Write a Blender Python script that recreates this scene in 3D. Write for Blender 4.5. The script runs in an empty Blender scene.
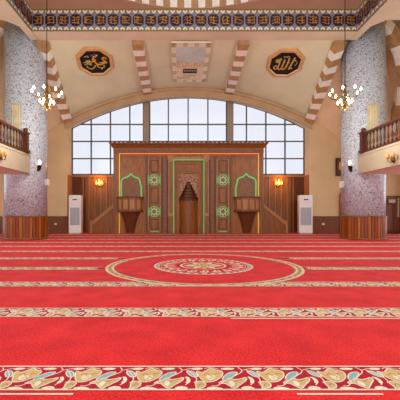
import bpy, math, random
from mathutils import Vector, Matrix
random.seed(7)
SC = bpy.context.scene
COL = SC.collection
PI = math.pi

# ------------------------------------------------------------------ helpers
F = 335.0          # focal length in pixels of the 400 px frame
CX, CZ = -0.36, 1.0


def PX(px, d):
    return (px - 181.0) * d / F + CX


def PZ(py, d):
    return CZ + (213.0 - py) * d / F


def lin(c):
    return tuple(((v / 255.0) / 12.92 if v / 255.0 <= 0.04045 else ((v / 255.0 + 0.055) / 1.055) ** 2.4) for v in c)


class MB:
    """collects shapes, then links them as ONE mesh object"""

    def __init__(self):
        self.v, self.f, self.m, self.s = [], [], [], []

    def face(self, pts, m=0, smooth=False):
        b = len(self.v)
        self.v += [tuple(p) for p in pts]
        self.f.append(tuple(range(b, b + len(pts))))
        self.m.append(m)
        self.s.append(smooth)

    def box(self, x0, x1, y0, y1, z0, z1, m=0):
        if x0 > x1: x0, x1 = x1, x0
        if y0 > y1: y0, y1 = y1, y0
        if z0 > z1: z0, z1 = z1, z0
        b = len(self.v)
        self.v += [(x0, y0, z0), (x1, y0, z0), (x1, y1, z0), (x0, y1, z0),
                   (x0, y0, z1), (x1, y0, z1), (x1, y1, z1), (x0, y1, z1)]
        for q in ((0, 3, 2, 1), (4, 5, 6, 7), (0, 1, 5, 4), (1, 2, 6, 5), (2, 3, 7, 6), (3, 0, 4, 7)):
            self.f.append(tuple(b + i for i in q)); self.m.append(m); self.s.append(False)

    def hexa(self, p, m=0):
        """p: 8 points, 0-3 bottom ring, 4-7 top ring"""
        b = len(self.v)
        self.v += [tuple(q) for q in p]
        for q in ((0, 3, 2, 1), (4, 5, 6, 7), (0, 1, 5, 4), (1, 2, 6, 5), (2, 3, 7, 6), (3, 0, 4, 7)):
            self.f.append(tuple(b + i for i in q)); self.m.append(m); self.s.append(False)

    def prism(self, pts, vec, m=0):
        """polygon pts (3-D) pushed along vec"""
        n = len(pts)
        b = len(self.v)
        vec = Vector(vec)
        self.v += [tuple(p) for p in pts] + [tuple(Vector(p) + vec) for p in pts]
        self.f.append(tuple(b + i for i in range(n))); self.m.append(m); self.s.append(False)
        self.f.append(tuple(b + n + i for i in reversed(range(n)))); self.m.append(m); self.s.append(False)
        for i in range(n):
            j = (i + 1) % n
            self.f.append((b + i, b + n + i, b + n + j, b + j)); self.m.append(m); self.s.append(False)

    def rings(self, rings, m=0, smooth=True, close=True, cap=True):
        """loft through rings of equal length"""
        b = len(self.v)
        n = len(rings[0])
        for r in rings:
            self.v += [tuple(p) for p in r]
        for k in range(len(rings) - 1):
            for i in range(n if close else n - 1):
                j = (i + 1) % n
                self.f.append((b + k * n + i, b + k * n + j, b + (k + 1) * n + j, b + (k + 1) * n + i))
                self.m.append(m); self.s.append(smooth)
        if cap and close:
            self.f.append(tuple(b + i for i in reversed(range(n)))); self.m.append(m); self.s.append(False)
            q = b + (len(rings) - 1) * n
            self.f.append(tuple(q + i for i in range(n))); self.m.append(m); self.s.append(False)

    def lathe(self, prof, c=(0, 0, 0), n=16, m=0, smooth=True, a0=0.0, a1=None):
        rs = []
        full = a1 is None
        for r, z in prof:
            ring = []
            cnt = n if full else n + 1
            for i in range(cnt):
                a = 2 * PI * i / n if full else a0 + (a1 - a0) * i / n
                ring.append((c[0] + r * math.cos(a), c[1] + r * math.sin(a), c[2] + z))
            rs.append(ring)
        self.rings(rs, m, smooth, full, full)

    def tube(self, path, r, n=8, m=0):
        P = [Vector(p) for p in path]
        rr = r if isinstance(r, (list, tuple)) else [r] * len(P)
        rs = []
        for i, p in enumerate(P):
            t = (P[min(i + 1, len(P) - 1)] - P[max(i - 1, 0)]).normalized()
            up = Vector((0, 0, 1)) if abs(t.z) < 0.9 else Vector((1, 0, 0))
            u = t.cross(up).normalized()
            w = t.cross(u).normalized()
            rs.append([p + (u * math.cos(2 * PI * k / n) + w * math.sin(2 * PI * k / n)) * rr[i] for k in range(n)])
        self.rings(rs, m)

    def ribbon(self, pts, w, m=0, fn=None):
        """flat 2-D stroke with tapering width; fn maps (u, v) to 3-D"""
        n = len(pts)
        ws = w if isinstance(w, (list, tuple)) else [w] * n
        L, R = [], []
        for i in range(n):
            a, c = pts[max(i - 1, 0)], pts[min(i + 1, n - 1)]
            dx, dy = c[0] - a[0], c[1] - a[1]
            l = math.hypot(dx, dy) or 1
            nx, ny = -dy / l, dx / l
            L.append(fn(pts[i][0] + nx * ws[i] / 2, pts[i][1] + ny * ws[i] / 2))
            R.append(fn(pts[i][0] - nx * ws[i] / 2, pts[i][1] - ny * ws[i] / 2))
        for i in range(n - 1):
            self.face([R[i], R[i + 1], L[i + 1], L[i]], m)

    def build(self, name, mats, parent=None, kind=None, label=None, cat=None, group=None):
        me = bpy.data.meshes.new(name)
        me.from_pydata(self.v, [], self.f)
        mats = mats if isinstance(mats, (list, tuple)) else [mats]
        for q in mats:
            me.materials.append(q)
        for p, mi, sm in zip(me.polygons, self.m, self.s):
            p.material_index = mi
            p.use_smooth = sm
        me.update()
        o = bpy.data.objects.new(name, me)
        COL.objects.link(o)
        if parent is not None:
            o.parent = parent
            if parent.type == 'EMPTY':
                o.matrix_parent_inverse = Matrix.Translation(-Vector(parent.location))
                pass
            elif parent.parent is not None:
                pass
        if kind: o['kind'] = kind
        if label: o['label'] = label
        if cat: o['category'] = cat
        if group: o['group'] = group
        return o


def thing(name, label, cat, loc=(0, 0, 0), group=None, kind=None):
    o = bpy.data.objects.new(name, None)
    o.empty_display_size = 0.1
    COL.objects.link(o)
    o.location = loc
    if label: o['label'] = label
    if cat: o['category'] = cat
    if group: o['group'] = group
    if kind: o['kind'] = kind
    return o


def sub(mb, name, mats, part, **k):
    """a sub-part: its mesh is given in world coordinates, its part's mesh too"""
    o = mb.build(name, mats, None, **k)
    o.parent = part
    return o


# ------------------------------------------------------------------ materials
def new_mat(name):
    m = bpy.data.materials.new(name)
    m.use_nodes = True
    nt = m.node_tree
    nt.nodes.clear()
    out = nt.nodes.new('ShaderNodeOutputMaterial')
    return m, nt, out


def N(nt, t, **kw):
    n = nt.nodes.new(t)
    for k, v in kw.items():
        setattr(n, k, v)
    return n


def mat(name, c, rough=0.6, metal=0.0, noise=0.0, scale=6.0, bump=0.0, bscale=60.0, emit=None, estr=0.0, spec=0.5):
    m, nt, out = new_mat(name)
    b = N(nt, 'ShaderNodeBsdfPrincipled')
    b.inputs['Base Color'].default_value = (*lin(c), 1)
    b.inputs['Roughness'].default_value = rough
    b.inputs['Metallic'].default_value = metal
    b.inputs['Specular IOR Level'].default_value = spec
    tc = N(nt, 'ShaderNodeTexCoord')
    if noise > 0:
        nz = N(nt, 'ShaderNodeTexNoise')
        nz.inputs['Scale'].default_value = scale
        nz.inputs['Detail'].default_value = 4
        nt.links.new(tc.outputs['Object'], nz.inputs['Vector'])
        r = N(nt, 'ShaderNodeValToRGB')
        d = tuple(max(0, v * (1 - noise)) for v in c)
        e = tuple(min(255, v * (1 + noise)) for v in c)
        r.color_ramp.elements[0].position = 0.3
        r.color_ramp.elements[0].color = (*lin(d), 1)
        r.color_ramp.elements[1].position = 0.7
        r.color_ramp.elements[1].color = (*lin(e), 1)
        nt.links.new(nz.outputs['Fac'], r.inputs['Fac'])
        nt.links.new(r.outputs['Color'], b.inputs['Base Color'])
    if bump > 0:
        n2 = N(nt, 'ShaderNodeTexNoise')
        n2.inputs['Scale'].default_value = bscale
        nt.links.new(tc.outputs['Object'], n2.inputs['Vector'])
        bp = N(nt, 'ShaderNodeBump')
        bp.inputs['Strength'].default_value = bump
        bp.inputs['Distance'].default_value = 0.01
        nt.links.new(n2.outputs['Fac'], bp.inputs['Height'])
        nt.links.new(bp.outputs['Normal'], b.inputs['Normal'])
    if emit:
        b.inputs['Emission Color'].default_value = (*lin(emit), 1)
        b.inputs['Emission Strength'].default_value = estr
    nt.links.new(b.outputs['BSDF'], out.inputs['Surface'])
    return m


def wood(name, c1, c2, rough=0.38, sx=9.0, sz=0.8):
    """vertical grain"""
    m, nt, out = new_mat(name)
    b = N(nt, 'ShaderNodeBsdfPrincipled')
    b.inputs['Roughness'].default_value = rough
    b.inputs['Specular IOR Level'].default_value = 0.3
    tc = N(nt, 'ShaderNodeTexCoord')
    mp = N(nt, 'ShaderNodeMapping')
    mp.inputs['Scale'].default_value = (sx, sx, sz)
    nt.links.new(tc.outputs['Object'], mp.inputs['Vector'])
    nz = N(nt, 'ShaderNodeTexNoise')
    nz.inputs['Scale'].default_value = 2.2
    nz.inputs['Detail'].default_value = 5
    nz.inputs['Distortion'].default_value = 0.6
    nt.links.new(mp.outputs['Vector'], nz.inputs['Vector'])
    r = N(nt, 'ShaderNodeValToRGB')
    r.color_ramp.elements[0].position = 0.32
    r.color_ramp.elements[0].color = (*lin(c1), 1)
    r.color_ramp.elements[1].position = 0.68
    r.color_ramp.elements[1].color = (*lin(c2), 1)
    nt.links.new(nz.outputs['Fac'], r.inputs['Fac'])
    nt.links.new(r.outputs['Color'], b.inputs['Base Color'])
    nt.links.new(b.outputs['BSDF'], out.inputs['Surface'])
    return m


def carved(name, c1, c2, scale=9.0):
    m, nt, out = new_mat(name)
    b = N(nt, 'ShaderNodeBsdfPrincipled')
    b.inputs['Roughness'].default_value = 0.45
    tc = N(nt, 'ShaderNodeTexCoord')
    v = N(nt, 'ShaderNodeTexVoronoi', feature='DISTANCE_TO_EDGE')
    v.inputs['Scale'].default_value = scale
    nt.links.new(tc.outputs['Object'], v.inputs['Vector'])
    r = N(nt, 'ShaderNodeValToRGB')
    r.color_ramp.elements[0].position = 0.04
    r.color_ramp.elements[0].color = (*lin(c2), 1)
    r.color_ramp.elements[1].position = 0.16
    r.color_ramp.elements[1].color = (*lin(c1), 1)
    nt.links.new(v.outputs['Distance'], r.inputs['Fac'])
    nt.links.new(r.outputs['Color'], b.inputs['Base Color'])
    bp = N(nt, 'ShaderNodeBump')
    bp.inputs['Strength'].default_value = 0.6
    bp.inputs['Distance'].default_value = 0.02
    bp.invert = True
    nt.links.new(v.outputs['Distance'], bp.inputs['Height'])
    nt.links.new(bp.outputs['Normal'], b.inputs['Normal'])
    nt.links.new(b.outputs['BSDF'], out.inputs['Surface'])
    return m


def mosaic(name):
    m, nt, out = new_mat(name)
    b = N(nt, 'ShaderNodeBsdfPrincipled')
    b.inputs['Roughness'].default_value = 0.22
    tc = N(nt, 'ShaderNodeTexCoord')
    v = N(nt, 'ShaderNodeTexVoronoi')
    v.inputs['Scale'].default_value = 31.0
    v.inputs['Randomness'].default_value = 0.75
    nt.links.new(tc.outputs['Object'], v.inputs['Vector'])
    sp = N(nt, 'ShaderNodeSeparateColor')
    nt.links.new(v.outputs['Color'], sp.inputs['Color'])
    r = N(nt, 'ShaderNodeValToRGB')
    cr = r.color_ramp
    cr.interpolation = 'CONSTANT'
    cr.elements[0].position = 0.0
    cr.elements[0].color = (*lin((122, 116, 118)), 1)
    cr.elements[1].position = 0.09
    cr.elements[1].color = (*lin((172, 180, 192)), 1)
    for p, c in ((0.30, (186, 198, 210)), (0.55, (204, 212, 218)), (0.78, (172, 190, 210)), (0.90, (184, 176, 164))):
        e = cr.elements.new(p)
        e.color = (*lin(c), 1)
    nt.links.new(sp.outputs['Red'], r.inputs['Fac'])
    nt.links.new(r.outputs['Color'], b.inputs['Base Color'])
    nt.links.new(b.outputs['BSDF'], out.inputs['Surface'])
    return m


def carpet_mat(name, c1, c2, scale=3.0):
    m, nt, out = new_mat(name)
    b = N(nt, 'ShaderNodeBsdfPrincipled')
    b.inputs['Roughness'].default_value = 0.95
    b.inputs['Specular IOR Level'].default_value = 0.15
    b.inputs['Sheen Weight'].default_value = 0.07
    b.inputs['Sheen Roughness'].default_value = 0.4
    b.inputs['Sheen Tint'].default_value = (1.0, .62, .62, 1)
    tc = N(nt, 'ShaderNodeTexCoord')
    n1 = N(nt, 'ShaderNodeTexNoise')
    n1.inputs['Scale'].default_value = scale
    n1.inputs['Detail'].default_value = 3
    n2 = N(nt, 'ShaderNodeTexNoise')
    n2.inputs['Scale'].default_value = 75
    n2.inputs['Detail'].default_value = 3
    for n in (n1, n2):
        nt.links.new(tc.outputs['Object'], n.inputs['Vector'])
    mx = N(nt, 'ShaderNodeMath', operation='ADD')
    ml = N(nt, 'ShaderNodeMath', operation='MULTIPLY')
    ml.inputs[1].default_value = 0.5
    w1, w2 = N(nt, 'ShaderNodeMath', operation='MULTIPLY'), N(nt, 'ShaderNodeMath', operation='MULTIPLY')
    w1.inputs[1].default_value = 0.6
    w2.inputs[1].default_value = 1.4
    nt.links.new(n1.outputs['Fac'], w1.inputs[0])
    nt.links.new(n2.outputs['Fac'], w2.inputs[0])
    nt.links.new(w1.outputs[0], mx.inputs[0])
    nt.links.new(w2.outputs[0], mx.inputs[1])
    nt.links.new(mx.outputs[0], ml.inputs[0])
    r = N(nt, 'ShaderNodeValToRGB')
    r.color_ramp.elements[0].position = 0.36
    r.color_ramp.elements[0].color = (*lin(c1), 1)
    r.color_ramp.elements[1].position = 0.62
    r.color_ramp.elements[1].color = (*lin(c2), 1)
    nt.links.new(ml.outputs[0], r.inputs['Fac'])
    nt.links.new(r.outputs['Color'], b.inputs['Base Color'])
    bp = N(nt, 'ShaderNodeBump')
    bp.inputs['Strength'].default_value = 0.5
    bp.inputs['Distance'].default_value = 0.006
    nt.links.new(n2.outputs['Fac'], bp.inputs['Height'])
    nt.links.new(bp.outputs['Normal'], b.inputs['Normal'])
    nt.links.new(b.outputs['BSDF'], out.inputs['Surface'])
    return m


def frosted(name):
    m, nt, out = new_mat(name)
    t = N(nt, 'ShaderNodeBsdfTransparent')
    t.inputs['Color'].default_value = (0.38, 0.375, 0.395, 1)
    g = N(nt, 'ShaderNodeBsdfGlossy')
    g.inputs['Roughness'].default_value = 0.15
    mx = N(nt, 'ShaderNodeMixShader')
    mx.inputs[0].default_value = 0.06
    nt.links.new(t.outputs[0], mx.inputs[1])
    nt.links.new(g.outputs[0], mx.inputs[2])
    nt.links.new(mx.outputs[0], out.inputs['Surface'])
    return m


M = {}
M['red'] = carpet_mat('red carpet pile', (186, 20, 30), (240, 50, 50))
M['darkred'] = carpet_mat('dark red carpet pile', (164, 20, 40), (190, 28, 48))
M['c_cream'] = carpet_mat('cream carpet pile', (216, 200, 172), (240, 228, 204))
M['c_tan'] = carpet_mat('tan carpet pile', (200, 164, 98), (218, 186, 124))
M['c_gold'] = carpet_mat('olive gold carpet pile', (190, 166, 104), (210, 186, 128))
M['c_blue'] = carpet_mat('grey blue carpet pile', (120, 162, 172), (150, 186, 190))
M['c_grey'] = carpet_mat('grey brown carpet pile', (110, 78, 74), (136, 100, 92))
M['cream_wall'] = mat('cream wall paint', (212, 182, 137), 0.7, noise=0.03, scale=1.2)
M['vault'] = mat('pale cream vault plaster', (216, 217, 184), 0.75, noise=0.03, scale=0.8)
M['salmon'] = mat('salmon beam paint', (220, 208, 184), 0.7, noise=0.03, scale=1.0)
M['upper'] = mat('dull salmon ceiling paint', (180, 146, 120), 0.7, noise=0.03, scale=1.0)
M['arch'] = mat('tan arch moulding paint', (182, 151, 110), 0.6, noise=0.04, scale=2.0)
M['gallery'] = mat('orange cream gallery paint', (230, 204, 166), 0.7, noise=0.04, scale=1.0)
M['stone_white'] = mat('white rib stone', (236, 234, 222), 0.6, noise=0.04, scale=5)
M['stone_tan'] = mat('brown rib stone', (176, 138, 92), 0.6, noise=0.08, scale=5)
M['fascia'] = mat('balcony cream paint', (184, 171, 147), 0.6, noise=0.03, scale=2)
M['under'] = mat('balcony underside paint', (214, 196, 172), 0.7, noise=0.03, scale=2)
M['wood'] = wood('brown oak', (118, 70, 28), (146, 92, 42))
M['wood_red'] = wood('reddish carved oak', (126, 70, 24), (160, 98, 38))
M['wood_light'] = wood('light oak trim', (156, 104, 58), (180, 126, 76))
M['wood_dark'] = wood('dark oak', (84, 40, 16), (104, 56, 24))
M['wood_orange'] = wood('orange oak slats', (116, 48, 12), (146, 70, 20), sx=14)
M['slat_pale'] = wood('pale orange oak slats', (146, 78, 22), (172, 100, 34), sx=14)
M['slat_red'] = wood('deep orange oak slats', (120, 56, 14), (150, 76, 24), sx=14)
M['dado'] = wood('brown dado board', (104, 58, 32), (124, 72, 40))
M['rail'] = wood('red brown turned wood', (66, 28, 14), (92, 42, 22), 0.3)
M['carved'] = carved('carved oak relief', (178, 126, 80), (116, 66, 34))
M['carved_fine'] = carved('fine carved oak relief', (142, 88, 44), (108, 60, 28), 14)
M['mosaic'] = mosaic('pale pebble mosaic')
M['metal_win'] = mat('window bar brown grey', (92, 82, 78), 0.5)
M['post'] = mat('window post taupe', (150, 130, 110), 0.55, noise=0.03)
M['glass'] = frosted('bright window glass')
M['white'] = mat('white plastic', (232, 230, 226), 0.35)
M['grey'] = mat('grey plastic grille', (176, 176, 178), 0.5)
M['black'] = mat('black lacquer', (14, 11, 10), 0.5, spec=0.2)
M['display'] = mat('dark display glass', (30, 34, 46), 0.15)
M['brass'] = mat('polished brass', (120, 94, 44), 0.38, metal=0.8)
M['iron'] = mat('dark iron', (50, 42, 38), 0.45, metal=0.6)
M['gold_paint'] = mat('gold paint', (206, 158, 64), 0.4, noise=0.12, scale=14)
M['gold_dim'] = mat('dull gold glaze', (204, 146, 66), 0.5, noise=0.2, scale=14)
M['gold_frame'] = mat('ochre frame', (204, 158, 98), 0.45, noise=0.06, scale=10)
M['gold_pale'] = mat('pale gold frame', (222, 186, 136), 0.45)
M['leafgreen'] = mat('olive yellow paint', (166, 164, 70), 0.5)
M['mauve'] = mat('dull mauve paint', (120, 104, 128), 0.5)
M['navy'] = mat('lavender blue tile', (134, 134, 156), 0.4, noise=0.08, scale=20)
M['cartouche'] = mat('dark brown cartouche', (40, 28, 32), 0.4)
M['olive'] = mat('olive trim tile', (132, 122, 52), 0.5, noise=0.1, scale=20)
M['tile_white'] = mat('ivory trim tile', (232, 222, 200), 0.5)
M['sky_paint'] = mat('grey blue painted sky', (196, 212, 206), 0.7, noise=0.05, scale=3)
M['mural_cream'] = mat('mural cream paint', (228, 230, 204), 0.7)
M['sand'] = mat('painted sand', (228, 220, 188), 0.7, noise=0.06, scale=9)
M['sand_dark'] = mat('painted ochre hills', (206, 186, 144), 0.7, noise=0.12, scale=16)
M['cloth'] = mat('beige banner cloth', (200, 186, 150), 0.85, noise=0.06, scale=5)
M['bulb'] = mat('lit white bulb', (255, 246, 230), 0.4, emit=(255, 244, 222), estr=5.0)
M['shade'] = mat('softly lit white shade', (250, 240, 226), 0.4, emit=(255, 240, 215), estr=0.7)
M['candle'] = mat('ivory candle sleeve', (236, 220, 180), 0.5)
M['flame'] = mat('orange lit bulb', (255, 170, 80), 0.4, emit=(255, 96, 20), estr=2.0)
M['flamecore'] = mat('yellow lit bulb', (255, 230, 160), 0.4, emit=(255, 140, 50), estr=2.4)
M['led_orange'] = mat('orange light strip', (230, 124, 40), 0.4, emit=(255, 130, 30), estr=0.22)
M['led_yellow'] = mat('yellow light strip', (206, 164, 44), 0.4, emit=(240, 180, 30), estr=0.18)
M['led_green'] = mat('green light strip', (100, 180, 92), 0.4, emit=(96, 214, 100), estr=0.10)
M['star'] = mat('pale star inlay', (180, 206, 158), 0.5)
M['paper'] = mat('dark print', (70, 56, 44), 0.5, noise=0.3, scale=12)

# ------------------------------------------------------------------ floor: carpet with woven bands and medallion
FX0, FX1, FY0, FY1 = -10.4, 10.4, -2.4, 17.2
BAND_W, PITCH, B0 = 0.30, 1.335, 1.885
PER = 0.379
MC = (0.06, 6.36)
fl = MB()
RED, DRED, CRM, TAN, GLD, BLU, GRY = range(7)
fl.face([(FX0, FY0, 0), (FX1, FY0, 0), (FX1, FY1, 0), (FX0, FY1, 0)], RED)


def flat(z):
    return lambda u, v: (u, v, z)


def shrink(poly, k):
    cx = sum(p[0] for p in poly) / len(poly); cy = sum(p[1] for p in poly) / len(poly)
    return [(cx + (p[0] - cx) * k, cy + (p[1] - cy) * k) for p in poly]


def smooth_closed(pts, it=2):
    for _ in range(it):
        q = []
        for i in range(len(pts)):
            a, b = pts[i], pts[(i + 1) % len(pts)]
            q += [(a[0] * .75 + b[0] * .25, a[1] * .75 + b[1] * .25), (a[0] * .25 + b[0] * .75, a[1] * .25 + b[1] * .75)]
        pts = q
    return pts


def smooth_open(pts, it=2):
    for _ in range(it):
        q = [pts[0]]
        for i in range(len(pts) - 1):
            a, b = pts[i], pts[i + 1]
            q += [(a[0] * .75 + b[0] * .25, a[1] * .75 + b[1] * .25), (a[0] * .25 + b[0] * .75, a[1] * .25 + b[1] * .75)]
        q.append(pts[-1])
        pts = q
    return pts


# one repeat of the floral border, drawn on a 417 x 164 grid
MOTIF_FILL = [
    (TAN, [(56, 74), (100, 90), (138, 72), (166, 54), (198, 72), (246, 78), (236, 112), (196, 138), (160, 152), (112, 154), (82, 124)]),
    (GLD, [(46, 160), (70, 146), (98, 150), (118, 162), (104, 186), (72, 192), (46, 200), (54, 180)]),
    (CRM, [(118, 120), (138, 104), (152, 118), (176, 104), (190, 122), (170, 138), (140, 142)]),
    (BLU, [(-8, 76), (40, 78), (74, 118), (40, 122), (8, 102)]),
    (BLU, [(222, 140), (252, 108), (296, 86), (350, 84), (322, 108), (272, 136)]),
    (GLD, [(192, 164), (222, 146), (258, 136), (280, 124), (306, 138), (354, 132), (392, 120), (386, 142), (352, 160), (324, 176), (296, 194), (268, 182), (242, 160)]),
    (CRM, [(258, 160), (282, 142), (306, 158), (290, 182), (268, 176)]),
    (CRM, [(112, 190), (150, 182), (206, 188), (224, 198), (170, 203), (126, 200)]),
    (CRM, [(330, 190), (366, 178), (404, 182), (420, 196), (382, 202), (344, 200)]),
    (CRM, [(20, 62), (64, 52), (118, 58), (92, 70), (48, 72)]),
    (CRM, [(226, 62), (278, 52), (338, 58), (318, 70), (262, 72)]),
    (CRM, [(-20, 118), (8, 120), (22, 144), (4, 166), (-18, 160), (-4, 142)]),
]
MOTIF_LINE = [
    ([(360, 52), (384, 72), (366, 92), (330, 106), (280, 132), (226, 152), (190, 178), (150, 178)], 9),
    ([(384, 72), (410, 66), (440, 60), (470, 66)], 8),
    ([(120, 62), (150, 52), (190, 56), (226, 66)], 8),
    ([(-8, 70), (20, 86), (56, 120), (60, 146), (40, 158)], 9),
    ([(400, 120), (420, 132), (424, 156), (400, 172)], 9),
]
MOTIF_FILL = [(c, smooth_closed(p, 1)) for c, p in MOTIF_FILL]
MOTIF_LINE = [(smooth_open(p, 1), w) for p, w in MOTIF_LINE]


def border_repeat(x0, y0, ww):
    def uv(p):
        return (x0 + p[0] / 417.0 * PER, y0 + (204 - p[1]) / 164.0 * BAND_W)

    for c, poly in MOTIF_FILL:
        if c != CRM:
            q = [uv(p) for p in poly]
            cl = q + [q[0]]
            fl.ribbon(cl, 0.008 * ww, CRM, flat(0.0022))
            fl.face([(p[0], p[1], 0.0016) for p in reversed(q)], c)
        else:
            fl.face([(p[0], p[1], 0.0030) for p in reversed([uv(p) for p in poly])], c)
    for ln in ([(110, 108), (134, 96), (150, 104)], [(182, 104), (200, 94), (222, 98)], [(150, 132), (166, 116), (184, 130)], [(66, 178), (84, 164), (102, 172)], [(300, 152), (330, 146), (356, 136)]):
        fl.ribbon([uv(p) for p in ln], 0.004, DRED, flat(0.0034))
    for ln, w in MOTIF_LINE:
        fl.ribbon([uv(p) for p in ln], w / 417 * PER * 0.9 * ww, CRM, flat(0.0026))


def hits_medallion(x, y):
    return math.hypot(x - MC[0], y - MC[1]) < 1.80


for k in range(-2, 11):
    y0 = B0 + PITCH * k
    off = 0.0 if k == 0 else (k * 0.117) % PER
    spans = [(FX0, FX1)]
    if k in (3,):
        spans = [(FX0, MC[0] - 1.72), (MC[0] + 1.72, FX1)]
    elif k == 4:
        hw = 0.72
        spans = [(FX0, FX1)]
        spans = [(FX0, MC[0] - 1.62), (MC[0] + 1.62, FX1)]
    elif k == 5:
        spans = [(FX0, FX1)]
    for a, b in spans:
        fl.face([(a, y0, 0.0008), (b, y0, 0.0008), (b, y0 + BAND_W, 0.0008), (a, y0 + BAND_W, 0.0008)], DRED)
        for yy in (y0, y0 + BAND_W - 0.014):
            fl.face([(a, yy, 0.0035), (b, yy, 0.0035), (b, yy + 0.014, 0.0035), (a, yy + 0.014, 0.0035)], CRM)
        base = PX(0, 2.03) + off
        i0 = math.ceil((a + 0.02 - base) / PER)
        i1 = math.floor((b - 0.06 - base) / PER) - 1
        for i in range(i0, i1 + 1):
            border_repeat(base + i * PER, y0, 1.0 if k <= 0 else 2.1)
# short seam lines woven beside the border where carpet widths join
for a, b in ((-3.0, PX(75, 1.88)), (PX(297, 1.85), PX(383, 1.85))):
    fl.face([(a, 1.842, 0.0012), (b, 1.842, 0.0012), (b, 1.857, 0.0012), (a, 1.857, 0.0012)], CRM)
fl.face([(PX(231, 3.17), 3.165, .0012), (6, 3.165, .0012), (6, 3.19, .0012), (PX(231, 3.17), 3.19, .0012)], CRM)


def ring(r0, r1, z, m, n=96, mod=None):
    for i in range(n):
        if mod and (i // mod) % 2: continue
        a, b = 2 * PI * i / n, 2 * PI * (i + 1) / n
        fl.face([(MC[0] + r0 * math.cos(a), MC[1] + r0 * math.sin(a), z), (MC[0] + r1 * math.cos(a), MC[1] + r1 * math.sin(a), z),
                 (MC[0] + r1 * math.cos(b), MC[1] + r1 * math.sin(b), z), (MC[0] + r0 * math.cos(b), MC[1] + r0 * math.sin(b), z)], m)


def disc(r, z, m, n=96):
    fl.face([(MC[0] + r * math.cos(2 * PI * i / n), MC[1] + r * math.sin(2 * PI * i / n), z) for i in range(n)], m)


disc(1.81, 0.0040, RED)
ring(1.645, 1.81, 0.0046, CRM)
ring(1.690, 1.775, 0.0052, TAN, 96)
ring(1.715, 1.750, 0.0056, GRY, 192, 2)
ring(1.650, 1.664, 0.0056, GRY)
disc(0.93, 0.0046, CRM)
ring(0.80, 0.83, 0.0052, DRED)
ring(0.46, 0.79, 0.0052, RED)


def petal(cx, cy, a, l, w, z, m):
    pts = [(0, 0), (l * .35, w * .5), (l * .7, w * .4), (l, 0), (l * .7, -w * .4), (l * .35, -w * .5)]
    ca, sa = math.cos(a), math.sin(a)
    fl.face([(cx + p[0] * ca - p[1] * sa, cy + p[0] * sa + p[1] * ca, z) for p in reversed(pts)], m)


for i in range(20):
    a = 2 * PI * i / 20
    petal(MC[0] + .53 * math.cos(a), MC[1] + .53 * math.sin(a), a, .25, .115, .0056, CRM)
    petal(MC[0] + .57 * math.cos(a), MC[1] + .57 * math.sin(a), a, .15, .05, .0060, DRED)
    a2 = a + PI / 20
    petal(MC[0] + .66 * math.cos(a2), MC[1] + .66 * math.sin(a2), a2 + .7, .13, .06, .0058, CRM)
ring(0.84, 0.90, 0.0052, GRY, 160, 2)
ring(0.44, 0.49, 0.0054, DRED)
ring(0.40, 0.44, 0.0054, CRM)
disc(0.40, 0.0050, RED)
for i in range(12):
    a = 2 * PI * i / 12
    petal(MC[0] + .10 * math.cos(a), MC[1] + .10 * math.sin(a), a, .29, .12, .0058, TAN if i % 2 else CRM)
disc(0.10, 0.0062, GLD)
fl.build('floor', [M['red'], M['darkred'], M['c_cream'], M['c_tan'], M['c_gold'], M['c_blue'], M['c_grey']], kind='structure')

# ------------------------------------------------------------------ back wall, arch, vault
YW, YR = 16.3, 17.0        # cream wall plane, window recess plane
JX = 5.88                  # half width of the recess


def z_up(x):
    return 7.034 - 0.04316 * x * x


def z_lo(x):
    return 6.62 - 0.04316 * x * x


def z_win(x):
    return 1 + (z_lo(x) - 1) * 17.0 / 16.3


w = MB()
XS = [-10.4] + [-10 + 0.25 * i for i in range(17)] + [-JX]
for sgn in (-1, 1):
    xs = [sgn * abs(x) for x in XS]
    for a, b in zip(xs, xs[1:]):
        za, zb = max(z_up(a), 3.4), max(z_up(b), 3.4)
        w.face([(a, YW, 0), (b, YW, 0), (b, YW, zb), (a, YW, za)], 0)
# reveals of the recess
for sgn in (-1, 1):
    x = sgn * JX
    w.face([(x, YW, 2.88), (x, YR, 2.88), (x, YR, z_lo(JX) + .3), (x, YW, z_lo(JX) + .3)], 0)
n = 40
for i in range(n):
    a, b = -JX + 2 * JX * i / n, -JX + 2 * JX * (i + 1) / n
    w.face([(a, YW, z_lo(a)), (b, YW, z_lo(b)), (b, YR + .05, z_win(b)), (a, YR + .05, z_win(a))], 0)
    w.face([(a, YW, z_lo(a)), (b, YW, z_lo(b)), (b, YW, z_up(b)), (a, YW, z_up(a))], 0)
w.build('wall_back', M['cream_wall'], kind='structure')

# raised arch moulding around the window head
t = MB()
n = 56
for (d0, d1, lo, hi) in ((0.0, 0.16, 0.0, 0.44), (0.16, 0.22, 0.30, 0.42)):
    for i in range(n):
        a, b = -5.98 + 11.96 * i / n, -5.98 + 11.96 * (i + 1) / n
        p = [(a, YW - d0, z_lo(a) + lo), (b, YW - d0, z_lo(b) + lo), (b, YW - d0, z_lo(b) + hi), (a, YW - d0, z_lo(a) + hi)]
        q = [(x, YW - d1, z) for (x, y, z) in p]
        t.hexa(p + q)
t.build('trim_1', M['arch'], kind='structure')

# wooden dado on the cream walls and wooden lining of the lower recess
dd = MB()
for sgn in (-1, 1):
    dd.box(sgn * JX, sgn * 10.4, YW - 0.03, YW, 0, PZ(217, 16.25))
    dd.box(sgn * JX, sgn * 10.4, YW - 0.045, YW, PZ(217, 16.25), PZ(217, 16.25) + .04)
dd.build('baseboard_back', M['dado'], kind='structure')
# flat pilaster at the jamb beside the left unit
pl = MB()
pl.box(PX(58, 16.2), -JX, YW - .07, YW, PZ(217, 16.25) + .04, 5.35)
pl.build('trim_2', M['cream_wall'], kind='structure')

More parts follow.
